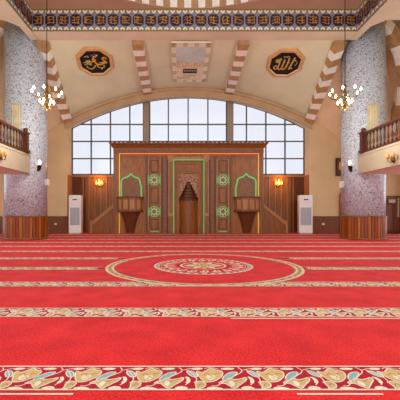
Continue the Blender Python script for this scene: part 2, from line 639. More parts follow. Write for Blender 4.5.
pn = MB()
pn.face([(-JX, YR, 0), (JX, YR, 0), (JX, YR, 2.88), (-JX, YR, 2.88)], 0)
for sgn in (-1, 1):
    x = sgn * JX
    pn.face([(x, YW, 0), (x, YR, 0), (x, YR, 2.88), (x, YW, 2.88)], 1)  # lighter oak puts the light falling on the reveals into their colour
    # battens
    for i in range(6):
        bx = sgn * (3.82 + 0.30 * i)
        pn.box(bx - .018, bx + .018, YR - .03, YR, 0.02, 2.82, 1)
    pn.box(sgn * 5.20, sgn * 5.86, YR - .02, YR, .02, 2.82, 3)
pn.box(-JX, JX, YR - .10, YR, 2.82, 2.92, 1)
pn.build('wall_recess', [M['wood'], M['wood_light'], M['wood_orange'], M['wood_dark']], kind='structure')

# windows: three bays
BAR = 0.03
ZW0 = 2.92


def window(num, x0, x1, muls, label):
    e = thing('window_%d' % num, label, None, ((x0 + x1) / 2, YR, ZW0), kind='structure')
    f = MB()
    yb0, yb1 = YR - .09, YR - .01
    f.box(x0, x0 + .05, yb0, yb1, ZW0, z_win(x0) )
    f.box(x1 - .05, x1, yb0, yb1, ZW0, z_win(x1) )
    for x in muls:
        f.box(x - BAR, x + BAR, yb0, yb1, ZW0, z_win(x))
    for z in (3.75, 4.62, 5.48):
        def lim(x):
            return z < z_win(x) - .02
        a, b = x0, x1
        while not lim(a): a += .05
        while not lim(b): b -= .05
        f.box(a, b, yb0 + .01, yb1 - .01, z - BAR, z + BAR)
    f.box(x0, x1, yb0, yb1, ZW0, ZW0 + .06)
    n = 16
    for i in range(n):
        a, b = x0 + (x1 - x0) * i / n, x0 + (x1 - x0) * (i + 1) / n
        p = [(a, yb0, z_win(a) - .06), (b, yb0, z_win(b) - .06), (b, yb1, z_win(b) - .06), (a, yb1, z_win(a) - .06)]
        q = [(a, yb0, z_win(a)), (b, yb0, z_win(b)), (b, yb1, z_win(b)), (a, yb1, z_win(a))]
        f.hexa(p + q)
    f.build('window_frame', M['metal_win'], e)
    g = MB()
    pts = [(x0, YR + .02, ZW0), (x1, YR + .02, ZW0)]
    for i in range(n + 1):
        x = x1 + (x0 - x1) * i / n
        pts.append((x, YR + .02, z_win(x)))
    g.face(pts)
    g.build('pane', M['glass'], e)


window(1, -JX, -2.24, (-2.95, -3.93, -4.90), 'bright gridded window bay above the panelling on the left of the arch')
window(2, -1.96, 1.96, (-1.0, 0.0, 1.0), 'tallest bright window bay under the crown of the arch')
window(3, 2.24, JX, (2.95, 3.93, 4.90), 'bright gridded window bay above the panelling on the right of the arch')
for i, x in enumerate((-2.1, 2.1)):
    p = MB()
    p.box(x - .14, x + .14, YR - .30, YR + .03, ZW0, z_win(x) + .02)
    p.box(x - .19, x + .19, YR - .36, YR - .02, z_win(x) - .16, z_win(x) - .01)
    p.build('trim_%d' % (3 + i), M['post'], kind='structure')

# ceiling vault in front of the arch: ruled from the beam down to the arch
ZB, YB = 7.40, 12.4
XL, XR = -5.60, 5.83      # inner faces of the beam square
SX = {-1: XL, 1: XR}
CXC = {-1: -6.35, 1: 6.67}   # column axes
KF = [0, 1.98, 5.45, 6.0]
KB = [0, 1.98, 5.88, 10.4]


def vpt(s, tt, lift=0.0):
    """s in [-3, 3] (knot units), tt 0 at the beam to 1 at the back wall"""
    a = abs(s)
    i = min(int(a), 2)
    f = a - i
    xf = KF[i] + (KF[i + 1] - KF[i]) * f
    xb = KB[i] + (KB[i + 1] - KB[i]) * f
    sg = -1 if s < 0 else 1
    zb = max(z_up(xb), 3.4)
    bul = 0.0 if a <= 2 else 1.8 * (a - 2) * math.sin(PI * tt)
    return Vector((sg * (xf + (xb - xf) * tt), YB + (YW - YB) * tt, (ZB + max(0, a - 2) * 2.1) * (1 - tt) + zb * tt + bul + lift))


def vnorm(s, tt):
    a = vpt(s + .02, tt) - vpt(s - .02, tt)
    b = vpt(s, tt + .01) - vpt(s, tt - .01)
    nn = a.cross(b).normalized()
    return -nn if nn.z > 0 else nn       # pointing down into the room


vt = MB()
NS, NT = 72, 14
for i in range(NS):
    for j in range(NT):
        s0, s1 = -3 + 6 * i / NS, -3 + 6 * (i + 1) / NS
        t0, t1 = j / NT, (j + 1) / NT
        vt.face([vpt(s0, t0), vpt(s1, t0), vpt(s1, t1), vpt(s0, t1)], 1 if abs(s0 + s1) / 2 > 2 else 0, True)
# side vaults over the galleries
for sg in (-1, 1):
    NJ = 10
    for j in range(NJ):
        t0, t1 = j / NJ, (j + 1) / NJ
        def sp(tt, y):
            q = vpt(3 * sg, tt)
            e = YB + (YW - YB) * tt
            yy = e if y else -3.0
            return (q.x, yy, q.z)
        vt.face([sp(t0, 0), sp(t0, 1), sp(t1, 1), sp(t1, 0)], 1, True)
vt.build('ceiling', [M['vault'], M['gallery']], kind='structure')


def smooth3(P, it=2):
    for _ in range(it):
        q = [P[0]]
        for a, b in zip(P, P[1:]):
            q += [a * .75 + b * .25, a * .25 + b * .75]
        q.append(P[-1])
        P = q
    return P


def rib(sfun, wid, dep, blocks, name, t0=0.0, t1=1.0, first=0):
    r = MB()
    for k in range(blocks):
        ta, tb = t0 + (t1 - t0) * k / blocks, t0 + (t1 - t0) * (k + 1) / blocks
        pts = []
        for tt in (ta, tb):
            s = sfun(tt)
            c = vpt(s, tt)
            nn = vnorm(s, min(max(tt, .02), .98))
            d = (vpt(sfun(min(tt + .02, 1)), min(tt + .02, 1)) - vpt(sfun(max(tt - .02, 0)), max(tt - .02, 0))).normalized()
            u = d.cross(nn).normalized()
            pts.append([c - u * wid / 2 - nn * .03, c + u * wid / 2 - nn * .03, c + u * wid / 2 + nn * dep, c - u * wid / 2 + nn * dep])
        r.hexa(pts[0] + pts[1], (k + first) % 2)
    r.build(name, [M['stone_tan'], M['stone_white']], kind='structure')


rib(lambda t: -1.0, .40, .18, 11, 'trim_5')
rib(lambda t: 1.0, .40, .18, 11, 'trim_6')
rib(lambda t: -2.0, .42, .26, 13, 'trim_7')
rib(lambda t: 2.0, .42, .26, 13, 'trim_8')
# diagonal ribs behind the columns, striped in the same way
for sg, nm in ((-1, 'trim_9'), (1, 'trim_10')):
    P_ = [Vector(q) for q in ((6.7, 12.25, 8.32), (7.16, 12.6, 8.1), (8.14, 13.0, 7.56), (9.2, 14.4, 6.35), (9.62, 15.8, 5.2), (9.75, 16.2, 4.5))]
    P_ = [Vector(q) for q in smooth3(P_)]
    r = MB()
    prev = None
    for k, c in enumerate(P_):
        d = (P_[min(k + 1, len(P_) - 1)] - P_[max(k - 1, 0)]).normalized()
        side = d.cross(Vector((0, 0, 1))).normalized()
        up = side.cross(d).normalized()
        ring_ = []
        wf = 1.0 - .5 * k / (len(P_) - 1)
        for a, b in ((-.24 * wf, -.20), (.24 * wf, -.20), (.24 * wf, .22), (-.24 * wf, .22)):
            q = c + side * a + up * b
            ring_.append(Vector((sg * q.x, q.y, q.z)))
        if prev is not None:
            r.hexa(prev + ring_, (k // 2) % 2)
        prev = ring_
    r.build(nm, [M['stone_tan'], M['stone_white']], kind='structure')

# side walls of the galleries with tall daylight openings
for sg, nm in ((-1, 'wall_left'), (1, 'wall_right')):
    s = MB()
    x = sg * 10.4
    s.box(x, x + sg * .2, -5, 17.2, 0, .12)
    s.box(x, x + sg * .2, -5, 17.2, 4.2, 7.6)
    s.box(x, x + sg * .2, -5, 17.2, 2.3, 2.9)
    for y in (-5, -1.5, 2, 5.5, 9, 12.4, 15.2):
        s.box(x, x + sg * .2, y, y + (.7 if y < 15 else 2.0), .12, 4.2)
    s.build(nm, M['gallery'], kind='structure')

# ------------------------------------------------------------------ square beam ring with calligraphy frieze, drum and dome
ZT = 8.22
HX, YF, YN = 5.86, 11.78, 0.3
bm_ = MB()
OX, OY = 6.0, YB
# beam undersides (soffit) with chamfered outer corners over the columns
ch = MB()


def beam(x0, x1, y0, y1):
    bm_.box(x0, x1, y0, y1, ZB - .005, 9.6)


beam(XL - .01, XR + .01, YF + .03, YB)
for sg in (-1, 1):
    beam(SX[sg] + sg * .03, SX[sg] + sg * .31, -3, YB)
    beam(SX[sg] + sg * .31, SX[sg] + sg * 1.35, -3, 11.1)
    # corner plate over the column
    k = SX[sg]
    for c in ([(k + sg * .04, 10.6), (k + sg * .31, 10.6), (k + sg * .62, 11.1), (k + sg * .04, 11.835)],
              [(k + sg * .04, 11.83), (k - sg * .44, YB + .03), (k - sg * .44, 11.83)]):
        bm_.prism([(p[0], p[1], ZB - .006) for p in c], (0, 0, .3))
bm_.build('beam', M['salmon'], kind='structure')

fr = MB()
ZF0, ZF1 = ZB - .01, ZT - .04
H = ZF1 - ZF0


def frieze(org, ux, length, ncart):
    """org: lower start, ux: unit direction along, facing normal nn into the room"""
    ux = Vector(ux)
    nn = Vector((ux.y, -ux.x, 0))

    def P(u, v, d=0.0):
        return Vector(org) + ux * u + Vector((0, 0, v)) + nn * d

    def q(u0, u1, v0, v1, d, m):
        fr.face([P(u0, v0, d), P(u1, v0, d), P(u1, v1, d), P(u0, v1, d)], m)
    q(0, length, -.0, H, 0, 0)                       # lavender ground
    q(0, length, 0, .05 * H, .012, 1)                # olive edge lines
    q(0, length, .93 * H, H, .012, 1)
    stp = length / (ncart * 2)
    for k in range(ncart * 2):                        # ivory scallops with olive gaps, both edges
        u = stp * k
        for (v0, v1, sgn) in ((.05 * H, .19 * H, 1), (.93 * H, .78 * H, -1)):
            h = v1 - v0
            pts = [P(u, v0, .010), P(u + stp, v0, .010), P(u + stp, v0 + h * .55, .010), P(u + stp * .5, v0 + h * .75, .010), P(u, v0 + h * .55, .010)]
            fr.face(pts if sgn > 0 else list(reversed(pts)), 1)
            pts = [P(u + stp * .14, v0, .014), P(u + stp * .86, v0, .014), P(u + stp * .86, v0 + h * .45, .014), P(u + stp * .68, v0 + h * .85, .014),
                   P(u + stp * .5, v0 + h, .014), P(u + stp * .32, v0 + h * .85, .014), P(u + stp * .14, v0 + h * .45, .014)]
            fr.face(pts if sgn > 0 else list(reversed(pts)), 2)
            pts = [P(u + stp * .36, v0, .017), P(u + stp * .64, v0, .017), P(u + stp * .5, v0 + h * .5, .017)]
            fr.face(pts if sgn > 0 else list(reversed(pts)), 1)
    cw = length / ncart
    for k in range(ncart):
        u0, u1 = cw * k + cw * .06, cw * (k + 1) - cw * .06
        v0, v1 = .23 * H, .75 * H
        c = cw * .2
        pts = [(u0 + c, v0), (u1 - c, v0), (u1, v0 + c), (u1, v1 - c), (u1 - c, v1), (u0 + c, v1), (u0, v1 - c), (u0, v0 + c)]
        fr.face([P(a, b, .012) for a, b in pts], 3)
        # gold script strokes
        mid = (u0 + u1) / 2
        W_, Hh = (u1 - u0), (v1 - v0)
        rr = random.Random(k * 7 + int(length * 10))
        for r_ in range(3):
            v = v0 + Hh * (.24 + .26 * r_)
            st = [(u0 + W_ * (.14 + .72 * i / 6), v + Hh * rr.uniform(-.10, .10)) for i in range(7)]
            fr.ribbon(smooth_open(st, 1), .016, 4, lambda a, b: P(a, b, .018))
        for r_ in range(3):
            u = u0 + W_ * rr.uniform(.2, .8)
            st = [(u, v0 + Hh * .2), (u + W_ * rr.uniform(-.06, .06), v0 + Hh * .5), (u + W_ * rr.uniform(-.05, .05), v0 + Hh * .84)]
            fr.ribbon(st, .014, 4, lambda a, b: P(a, b, .02))


frieze((XL, YF, ZF0), (1, 0, 0), XR - XL, 26)
frieze((XL, YF - 26 * .4392, ZF0), (0, 1, 0), 26 * .4392, 26)
frieze((XR, YF, ZF0), (0, -1, 0), 26 * .4392, 26)
fr.build('trim_11', [M['navy'], M['olive'], M['tile_white'], M['cartouche'], M['gold_dim']], kind='structure')

cl = MB()
R0, CY = 5.62, 6.12
n = 96
# flat corner ceiling between the square and the circle
def sq(a):
    c, s = math.cos(a), math.sin(a)
    k = min(HX / max(abs(c), 1e-6), 5.72 / max(abs(s), 1e-6))
    return (k * c, CY + k * s)
angs = sorted(set([2 * PI * i / n for i in range(n)] + [math.atan2(sy * 5.72, sx * HX) % (2 * PI) for sx in (-1, 1) for sy in (-1, 1)]))
for a, b in zip(angs, angs[1:] + [angs[0] + 2 * PI]):
    pa, pb = sq(a), sq(b)
    ca, cb = (R0 * math.cos(a), CY + R0 * math.sin(a)), (R0 * math.cos(b), CY + R0 * math.sin(b))
    cl.face([(pa[0], pa[1], ZT - .05), (pb[0], pb[1], ZT - .05), (cb[0], cb[1], ZT - .05), (ca[0], ca[1], ZT - .05)], 0)
    cl.face([(ca[0], ca[1], ZT - .05), (cb[0], cb[1], ZT - .05), (cb[0], cb[1], ZT - .025), (ca[0], ca[1], ZT - .025)], 0)
    k = 1.004
    da, db = (ca[0] * k, CY + (ca[1] - CY) * k), (cb[0] * k, CY + (cb[1] - CY) * k)
    cl.face([(ca[0], ca[1], ZT - .025), (cb[0], cb[1], ZT - .025), (db[0], db[1], ZT - .025), (da[0], da[1], ZT - .025)], 0)
RD = R0 * 1.004
NB = 144
for i in range(NB):
    a, b = 2 * PI * i / NB, 2 * PI * (i + 1) / NB
    pa, pb = (RD * math.cos(a), CY + RD * math.sin(a)), (RD * math.cos(b), CY + RD * math.sin(b))
    cl.face([(pa[0], pa[1], ZT - .025), (pb[0], pb[1], ZT - .025), (pb[0], pb[1], ZT + .85), (pa[0], pa[1], ZT + .85)], 1 + i % 2)
    cl.face([(pa[0], pa[1], ZT + .85), (pb[0], pb[1], ZT + .85), (pb[0], pb[1], ZT + 1.3), (pa[0], pa[1], ZT + 1.3)], 0)
    if i % 9 < 3:      # piers between the drum windows
        cl.face([(pa[0], pa[1], ZT + 1.3), (pb[0], pb[1], ZT + 1.3), (pb[0], pb[1], ZT + 3.1), (pa[0], pa[1], ZT + 3.1)], 0)
    for j in range(8):
        e0, e1 = PI / 2 * j / 8, PI / 2 * (j + 1) / 8
        q = []
        for (aa, ee) in ((a, e0), (b, e0), (b, e1), (a, e1)):
            q.append((RD * math.cos(aa) * math.cos(ee), CY + RD * math.sin(aa) * math.cos(ee), ZT + 3.1 + 4.2 * math.sin(ee)))
        cl.face(q, 0, True)
cl.build('ceiling_dome', [M['upper'], M['stone_white'], M['stone_tan']], kind='structure')

# ------------------------------------------------------------------ columns
CR, CYY = 0.765, 12.95
ZWOOD = PZ(216, 12.2)


def column(sg, label):
    cx = CXC[sg]
    e = thing('round_column', label, 'column', (cx, CYY, 0), 'mosaic columns')
    b = MB()
    nsl = 44
    for i in range(nsl):
        a0, a1, a2 = (2 * PI * (i + f) / nsl for f in (.06, .84, 1.06))
        z0, z1 = .07, ZWOOD - .05
        ro, ri = CR + .035, CR + .005

        def cp(a, rr, z):
            return (cx + rr * math.cos(a), CYY + rr * math.sin(a), z)
        mi = (i * 7) % 3
        b.face([cp(a0, ro, z0), cp(a1, ro, z0), cp(a1, ro, z1), cp(a0, ro, z1)], mi)
        b.face([cp(a1, ri, z0), cp(a2, ri, z0), cp(a2, ri, z1), cp(a1, ri, z1)], 3)
        b.face([cp(a0, ri, z0), cp(a0, ro, z0), cp(a0, ro, z1), cp(a0, ri, z1)], mi)
        b.face([cp(a1, ro, z0), cp(a1, ri, z0), cp(a1, ri, z1), cp(a1, ro, z1)], mi)
    b.build('slat_cladding', [M['wood_orange'], M['slat_pale'], M['slat_red'], M['wood_dark']], e, label='orange oak vertical slats')
    r = MB()
    r.lathe([(CR + .05, 0), (CR + .05, .07), (CR + .03, .08)], (cx, CYY, 0), 48)
    r.lathe([(CR + .03, ZWOOD - .05), (CR + .045, ZWOOD - .04), (CR + .045, ZWOOD), (CR, ZWOOD + .01)], (cx, CYY, 0), 48)
    r.build('base_moulding', M['wood'], e)
    s = MB()
    s.lathe([(CR, ZWOOD), (CR, 4.0), (CR, 9.3)], (cx, CYY, 0), 64)
    s.build('mosaic_shaft', M['mosaic'], e, label='pale grey pebble mosaic shaft')
    return e


column(-1, 'left of the two round mosaic columns, below the gold scrollwork plaque')
column(1, 'round mosaic column beside the framed picture, with small white speaker on it')

# ------------------------------------------------------------------ balconies and railings
FXS = {-1: -5.90, 1: 6.14}
ZS0, ZS1 = 2.42, 3.11


def balcony(sg, nm):
    b = MB()
    x0, x1 = FXS[sg], sg * 10.4
    b.box(x0, x1, 2.0, 12.30, ZS0 + .02, ZS1, 0)
    b.face([(x0, 2.0, ZS0), (x1, 2.0, ZS0), (x1, 12.30, ZS0), (x0, 12.30, ZS0)], 1)
    b.box(x0 - sg * .02, x0 + sg * .10, 2.0, 12.32, ZS1 - .05, ZS1 + .03, 0)
    b.build(nm, [M['fascia'], M['under']], kind='structure')


balcony(-1, 'balcony_slab')
balcony(1, 'balcony_slab.001')


def baluster_mesh():
    m = MB()
    m.box(-.026, .026, -.026, .026, 0, .10)
    m.box(-.026, .026, -.026, .026, .70, .80)
    m.lathe([(.014, .10), (.028, .13), (.014, .16), (.022, .22), (.036, .30), (.030, .38), (.016, .50), (.013, .58), (.024, .61), (.013, .64), (.020, .70)], (0, 0, 0), 10)
    return m


BAL = None


def railing(sg, label):
    global BAL
    x = FXS[sg] + sg * .01
    e = thing('balcony_railing', label, 'railing', (x, 7.0, ZS1), 'balcony railings')
    h = MB()
    y0, y1 = 4.2, 11.86
    h.box(x - .05, x + .05, y0, y1, ZS1 + .67, ZS1 + .73)
    h.box(x - .035, x + .035, y0, y1, ZS1 + .73, ZS1 + .75)
    h.build('handrail', M['rail'], e)
    l = MB()
    l.box(x - .05, x + .05, y0, y1, ZS1 + .03, ZS1 + .085)
    l.build('bottom_rail', M['rail'], e)
    p = MB()
    yp = 11.96
    p.box(x - .09, x + .09, yp - .09, yp + .09, ZS1 + .03, ZS1 + .72)
    p.box(x - .12, x + .12, yp - .12, yp + .12, ZS1 + .72, ZS1 + .77)
    p.box(x - .12, x + .12, yp - .12, yp + .12, ZS1 + .03, ZS1 + .14)
    p.lathe([(.07, .77), (.05, .79), (.075, .82), (.085, .86), (.06, .91), (.01, .93)], (x, yp, ZS1), 14)
    p.build('newel_post', M['rail'], e)
    for i in range(38):
        y = 11.72 - .20 * i
        if BAL is None:
            o = baluster_mesh().build('baluster', M['rail'], None)
            BAL = o
        else:
            o = BAL.copy()
            COL.objects.link(o)
        o.parent = e
        o.matrix_parent_inverse = Matrix.Identity(4)
        o.location = (0, y - 7.0, .08)
        o.scale = (1, 1, .74)


railing(-1, 'dark turned wood railing on the left balcony')
railing(1, 'dark turned wood railing on the balcony that carries the double gold sconce')

# ------------------------------------------------------------------ mihrab wall
YM = 16.0
S = 0.04776


def mx(px): return (px - 189.5) * S
def mz(py): return 1 + (213 - py) * S


mih = thing('prayer_niche', 'broad carved wooden prayer niche wall standing before the windows', 'prayer niche', (0, YM, 0))
b = MB()
ZTOP = mz(153)
NH = 9.6 * S
b.box(mx(114.5), mx(180), YM, 16.85, 0, ZTOP)
b.box(mx(199), mx(264.5), YM, 16.85, 0, ZTOP)
b.box(mx(180), mx(199), YM, 16.85, mz(173), ZTOP)
b.box(mx(180), mx(199), 16.6, 16.85, 0, mz(173))
b.build('wall_panel', M['wood_red'], mih)
b = MB()
b.box(mx(114.5), mx(264.5), YM - .06, 16.85, ZTOP, mz(148))
for i in range(30):
    x = mx(116 + 5 * i)
    b.box(x, x + .16, YM - .085, YM - .06, ZTOP + .05, mz(148) - .04)
b.build('fascia_board', M['carved_fine'], mih, label='fascia carved with a row of small panels')
b = MB()
prof = [(0.06, mz(148)), (0.10, mz(148) + .02), (0.14, mz(147) + .03), (0.24, mz(145)), (0.28, mz(145) + .03), (0.28, mz(144.2))]
xl, xr = mx(114.5), mx(264.5)
rs = []
for d, z in prof:
    rs.append([(xl - d * .6, YM - d, z), (xr + d * .6, YM - d, z), (xr + d * .6, 16.86, z), (xl - d * .6, 16.86, z)])
b.rings(rs, 0, False)
b.build('cornice', M['wood'], mih)
b = MB()
for i in range(37):
    x = xl + .02 + (xr - xl - .04) * i / 36
    b.box(x - .045, x + .045, YM - .297, YM - .28, mz(145) + .04, mz(144.2) - .002)
b.box(xl - .1, xr + .1, YM - .285, YM - .278, mz(145) + .03, mz(144.2))
b.build('bead_row', M['wood_light'], mih, label='row of small pale blocks under the cresting')
b = MB()
nt_ = 37
z = mz(144.2)
top = []
for i in range(nt_):
    x = xl - .1 + (xr - xl + .2) * i / (nt_ - 1)
    top += [(x - .066, z + .02), (x - .066, z + .06), (x - .02, z + .10), (x + .02, z + .10), (x + .066, z + .06), (x + .066, z + .02)]
b.prism([(top[0][0], YM - .26, z)] + [(x, YM - .26, q) for x, q in top] [0:] + [(top[-1][0], YM - .26, z)], (0, .06, 0))
b.build('cresting', M['wood_dark'], mih, label='row of small pointed dark teeth')

# light strips
b = MB()
b.box(mx(120), mx(259.5), YM - .10, YM - .06, mz(154.4), mz(153.6))
b.build('light_strip', M['led_orange'], mih, label='glowing orange light strip')
for px in (120.5, 259.2):
    x = mx(px)
    for z0, z1 in ((.02, mz(211) - .07), (mz(198) + .07, mz(154.6))):
        b = MB()
        b.box(x - .018, x + .018, YM - .05, YM, z0, z1)
        b.build('light_strip', M['led_yellow'], mih, label='glowing yellow light strip')
b = MB()
for px in (174.8, 204.6):
    b.box(mx(px) - .02, mx(px) + .02, YM - .14, YM - .10, .02, mz(160))
b.box(mx(174.8), mx(204.6), YM - .14, YM - .10, mz(160.8), mz(159.8))
b.build('light_strip', M['led_green'], mih, label='glowing green strip framing the niche')

# pilasters, flat panels
for px in (149.6, 161.2):
    for p in (px, 379 - px):
        b = MB()
        b.box(mx(p) - .05, mx(p) + .05, YM - .05, YM, .10, mz(158))
        b.box(mx(p) - .02, mx(p) + .02, YM - .07, YM - .05, .14, mz(158.6), 1)
        b.build('panel_moulding', [M['wood'], M['wood_light']], mih)
for p in (114.5, 146.1, 232.3, 262.2):
    b = MB()
    b.box(mx(p), mx(p + (.9 if 120 < p < 250 else 2.2)), YM - .03, YM, .05, ZTOP - .02)
    b.build('edge_moulding', M['wood'], mih)
for p0, p1 in ((122, 169.8), (209.2, 257)):
    b = MB()
    b.box(mx(p0), mx(p1), YM - .03, YM, mz(157.4), mz(156.2))
    b.build('top_moulding', M['wood'], mih)
for p in (171.8, 207.2):
    b = MB()
    b.box(mx(p) - .12, mx(p) + .12, YM - .10, YM, .03, mz(160))
    b.box(mx(p) - .15, mx(p) + .15, YM - .13, YM, mz(160), mz(155.5))
    b.box(mx(p) - .07, mx(p) + .07, YM - .12, YM - .10, 1.0, mz(162), 1)
    b.box(mx(p) - .13, mx(p) + .13, YM - .115, YM - .10, .03, .85, 1)
    b.build('portal_pilaster', [M['wood_light'], M['wood']], mih, label='lighter oak pilaster beside the niche')
b = MB()
b.box(mx(173.6), mx(205.4), YM - .08, YM, mz(159.5), mz(157))
b.build('portal_lintel', M['wood_light'], mih)
for p in (165.8, 213.2):
    b = MB()
    b.box(mx(p) - .09, mx(p) + .09, YM - .03, YM, .1, mz(158))
    for i in range(17):
        z = .2 + .178 * i
        if z > mz(160): break
        x = mx(p)
        b.prism([(x, YM - .03, z - .075), (x + .07, YM - .03, z), (x, YM - .03, z + .075), (x - .07, YM - .03, z)], (0, -.035, 0))
    b.build('carved_strip', M['carved_fine'], mih)

for p in (148.0, 163.2, 168.4):
    for q in (p, 379 - p):
        b = MB()
        b.box(mx(q) - .028, mx(q) + .028, YM - .012, YM, .05, mz(157.6))  # groove drawn as a raised strip, its darkness put in as dark oak
        b.build('groove_strip', M['wood_dark'], mih, label='narrow dark vertical strip standing in for a groove')
for q in (155.3, 223.7):
    for (pa, pb) in ((160, 172.5), (187.5, 203.5), (219, 229.5)):
        b = MB()
        x0, x1, z0, z1 = mx(q) - .19, mx(q) + .19, mz(pb), mz(pa)
        b.box(x0, x1, YM - .02, YM, z0, z1)
        b.box(x0 + .05, x1 - .05, YM - .03, YM - .02, z0 + .05, z1 - .05, 1)
        b.build('inset_panel', [M['wood_dark'], M['wood_red']], mih)
# rosettes
for px in (155.3, 223.7):
    for py in (180, 211.6):
        r = MB()
        cx, cz = mx(px), mz(py)
        def arcring(r0, r1, d0, d1, m, n=24):
            for i in range(n):
                a, c = 2 * PI * i / n, 2 * PI * (i + 1) / n
                p = [(cx + rr * math.cos(t_), YM - d0, cz + rr * math.sin(t_)) for rr, t_ in ((r0, a), (r1, a), (r1, c), (r0, c))]
                q = [(x, YM - d1, z) for x, y, z in p]
                r.hexa(p + q, m)
        arcring(.225, .262, .05, .085, 0)
        ros = r.build('rosette', [M['led_green']], mih, label='round glowing green ring')
        r = MB()
        arcring(.0, .215, .0, .04, 0)
        arcring(.0, .06, .04, .07, 0)
        sub(r, 'rosette_disc', M['wood_red'], ros)
        r = MB()
        for i in range(8):
            a = 2 * PI * i / 8
            pts = []
            for (l, wv) in ((.075, 0), (.13, .05), (.20, .015), (.20, -.015), (.13, -.05)):
                pts.append((cx + l * math.cos(a) - wv * math.sin(a), YM - .04, cz + l * math.sin(a) + wv * math.cos(a)))
            r.prism(pts, (0, -.025, 0))
        sub(r, 'star', M['star'], ros, label='pale eight pointed star')
        for sx in (-1, 1):
            r = MB()
            x = cx + sx * .285
            r.box(x - .014, x + .014, YM - .085, YM - .05, cz - .22, cz + .22)
            sub(r, 'side_light', M['led_green'], ros)
for px in (155.3, 223.7):
    b = MB()
    b.box(mx(px - 4.2), mx(px + 4.2), YM - .04, YM, mz(231.7), mz(231))
    b.build('foot_light', M['led_green'], mih)

# niche with stepped hood
sp = MB()
tiers = 6
z_n0 = mz(200)
z_n1 = mz(181.5)
steps = []
for k in range(tiers):
    wk = NH * (1 - k / (tiers + .3)) * .98
    steps.append((wk, z_n0 + (z_n1 - z_n0) * k / tiers, z_n0 + (z_n1 - z_n0) * (k + 1) / tiers))
Yp = YM + .02
zs_top = mz(173.2)
xo = 9.5 * S
for wk, za, zb in steps:
    for sg in (-1, 1):
        sp.box(sg * wk, sg * xo, Yp, Yp + .10, za, zb)
sp.box(-xo, xo, Yp, Yp + .10, z_n1, zs_top)
sp.build('carved_spandrel', M['carved'], mih, label='finely carved lighter panel over the niche')
for k, (wk, za, zb) in enumerate(steps):
    hd = MB()
    n = 12
    hgt = zb - za
    rs = []
    for (f, rr) in ((None, .97), (.10, 1.0), (.75, 1.0), (1.0, .82)):
        ring_ = []
        for i in range(n + 1):
            a = PI * i / n
            z = za + (hgt * f if f is not None else (.02 if i % 2 else -.04))
            ring_.append((wk * rr * math.cos(a), Yp + .01 + wk * rr * .9 * math.sin(a), z))
        rs.append(ring_)
    hd.rings(rs, 0, False, False, False)
    hd.build('hood_tier', M['wood_dark'], mih, label='dark stepped stalactite tier')
nc_ = MB()
n = 16
for i in range(n):
    a, c = PI * i / n, PI * (i + 1) / n
    wk = NH * .98
    nc_.face([(wk * math.cos(a), Yp + .02 + wk * math.sin(a), 0.01), (wk * math.cos(c), Yp + .02 + wk * math.sin(c), 0.01),
              (wk * math.cos(c), Yp + .02 + wk * math.sin(c), z_n0), (wk * math.cos(a), Yp + .02 + wk * math.sin(a), z_n0)], 0, False)
nc_.build('niche_hollow', M['wood_red'], mih)
fr_ = MB()
for sg in (-1, 1):
    fr_.box(sg * NH, sg * (NH + .09), YM - .05, YM + .03, 0, mz(173))
    fr_.box(sg * 13.2 * S, sg * 14.4 * S, YM - .05, YM, 0, mz(161))
    fr_.lathe([(.035, .05), (.03, .2), (.03, 1.1), (.045, 1.15), (.035, 1.22)], (sg * (NH - .02), YM + .0, 0.2), 10)
fr_.box(-NH - .09, NH + .09, YM - .05, YM, mz(173.2), mz(172.4))
fr_.box(-NH - .09, NH + .09, YM - .05, YM, mz(164.2), mz(163.2))
fr_.box(-xo + .05, xo - .05, YM - .03, YM, mz(171.4), mz(165.2))
fr_.build('niche_frame', M['wood_red'], mih)

# ogee arches of light over the pulpits
OG = [(122.4, 197), (122.3, 183), (122.6, 180.2), (124.6, 178.2), (127.6, 177.4), (130.4, 176.0), (132.0, 173.4), (133.6, 176.0), (136.4, 177.4), (139.4, 178.2), (141.0, 180.6), (141.2, 184), (142.4, 186), (142.4, 197)]


YP = YM - .004


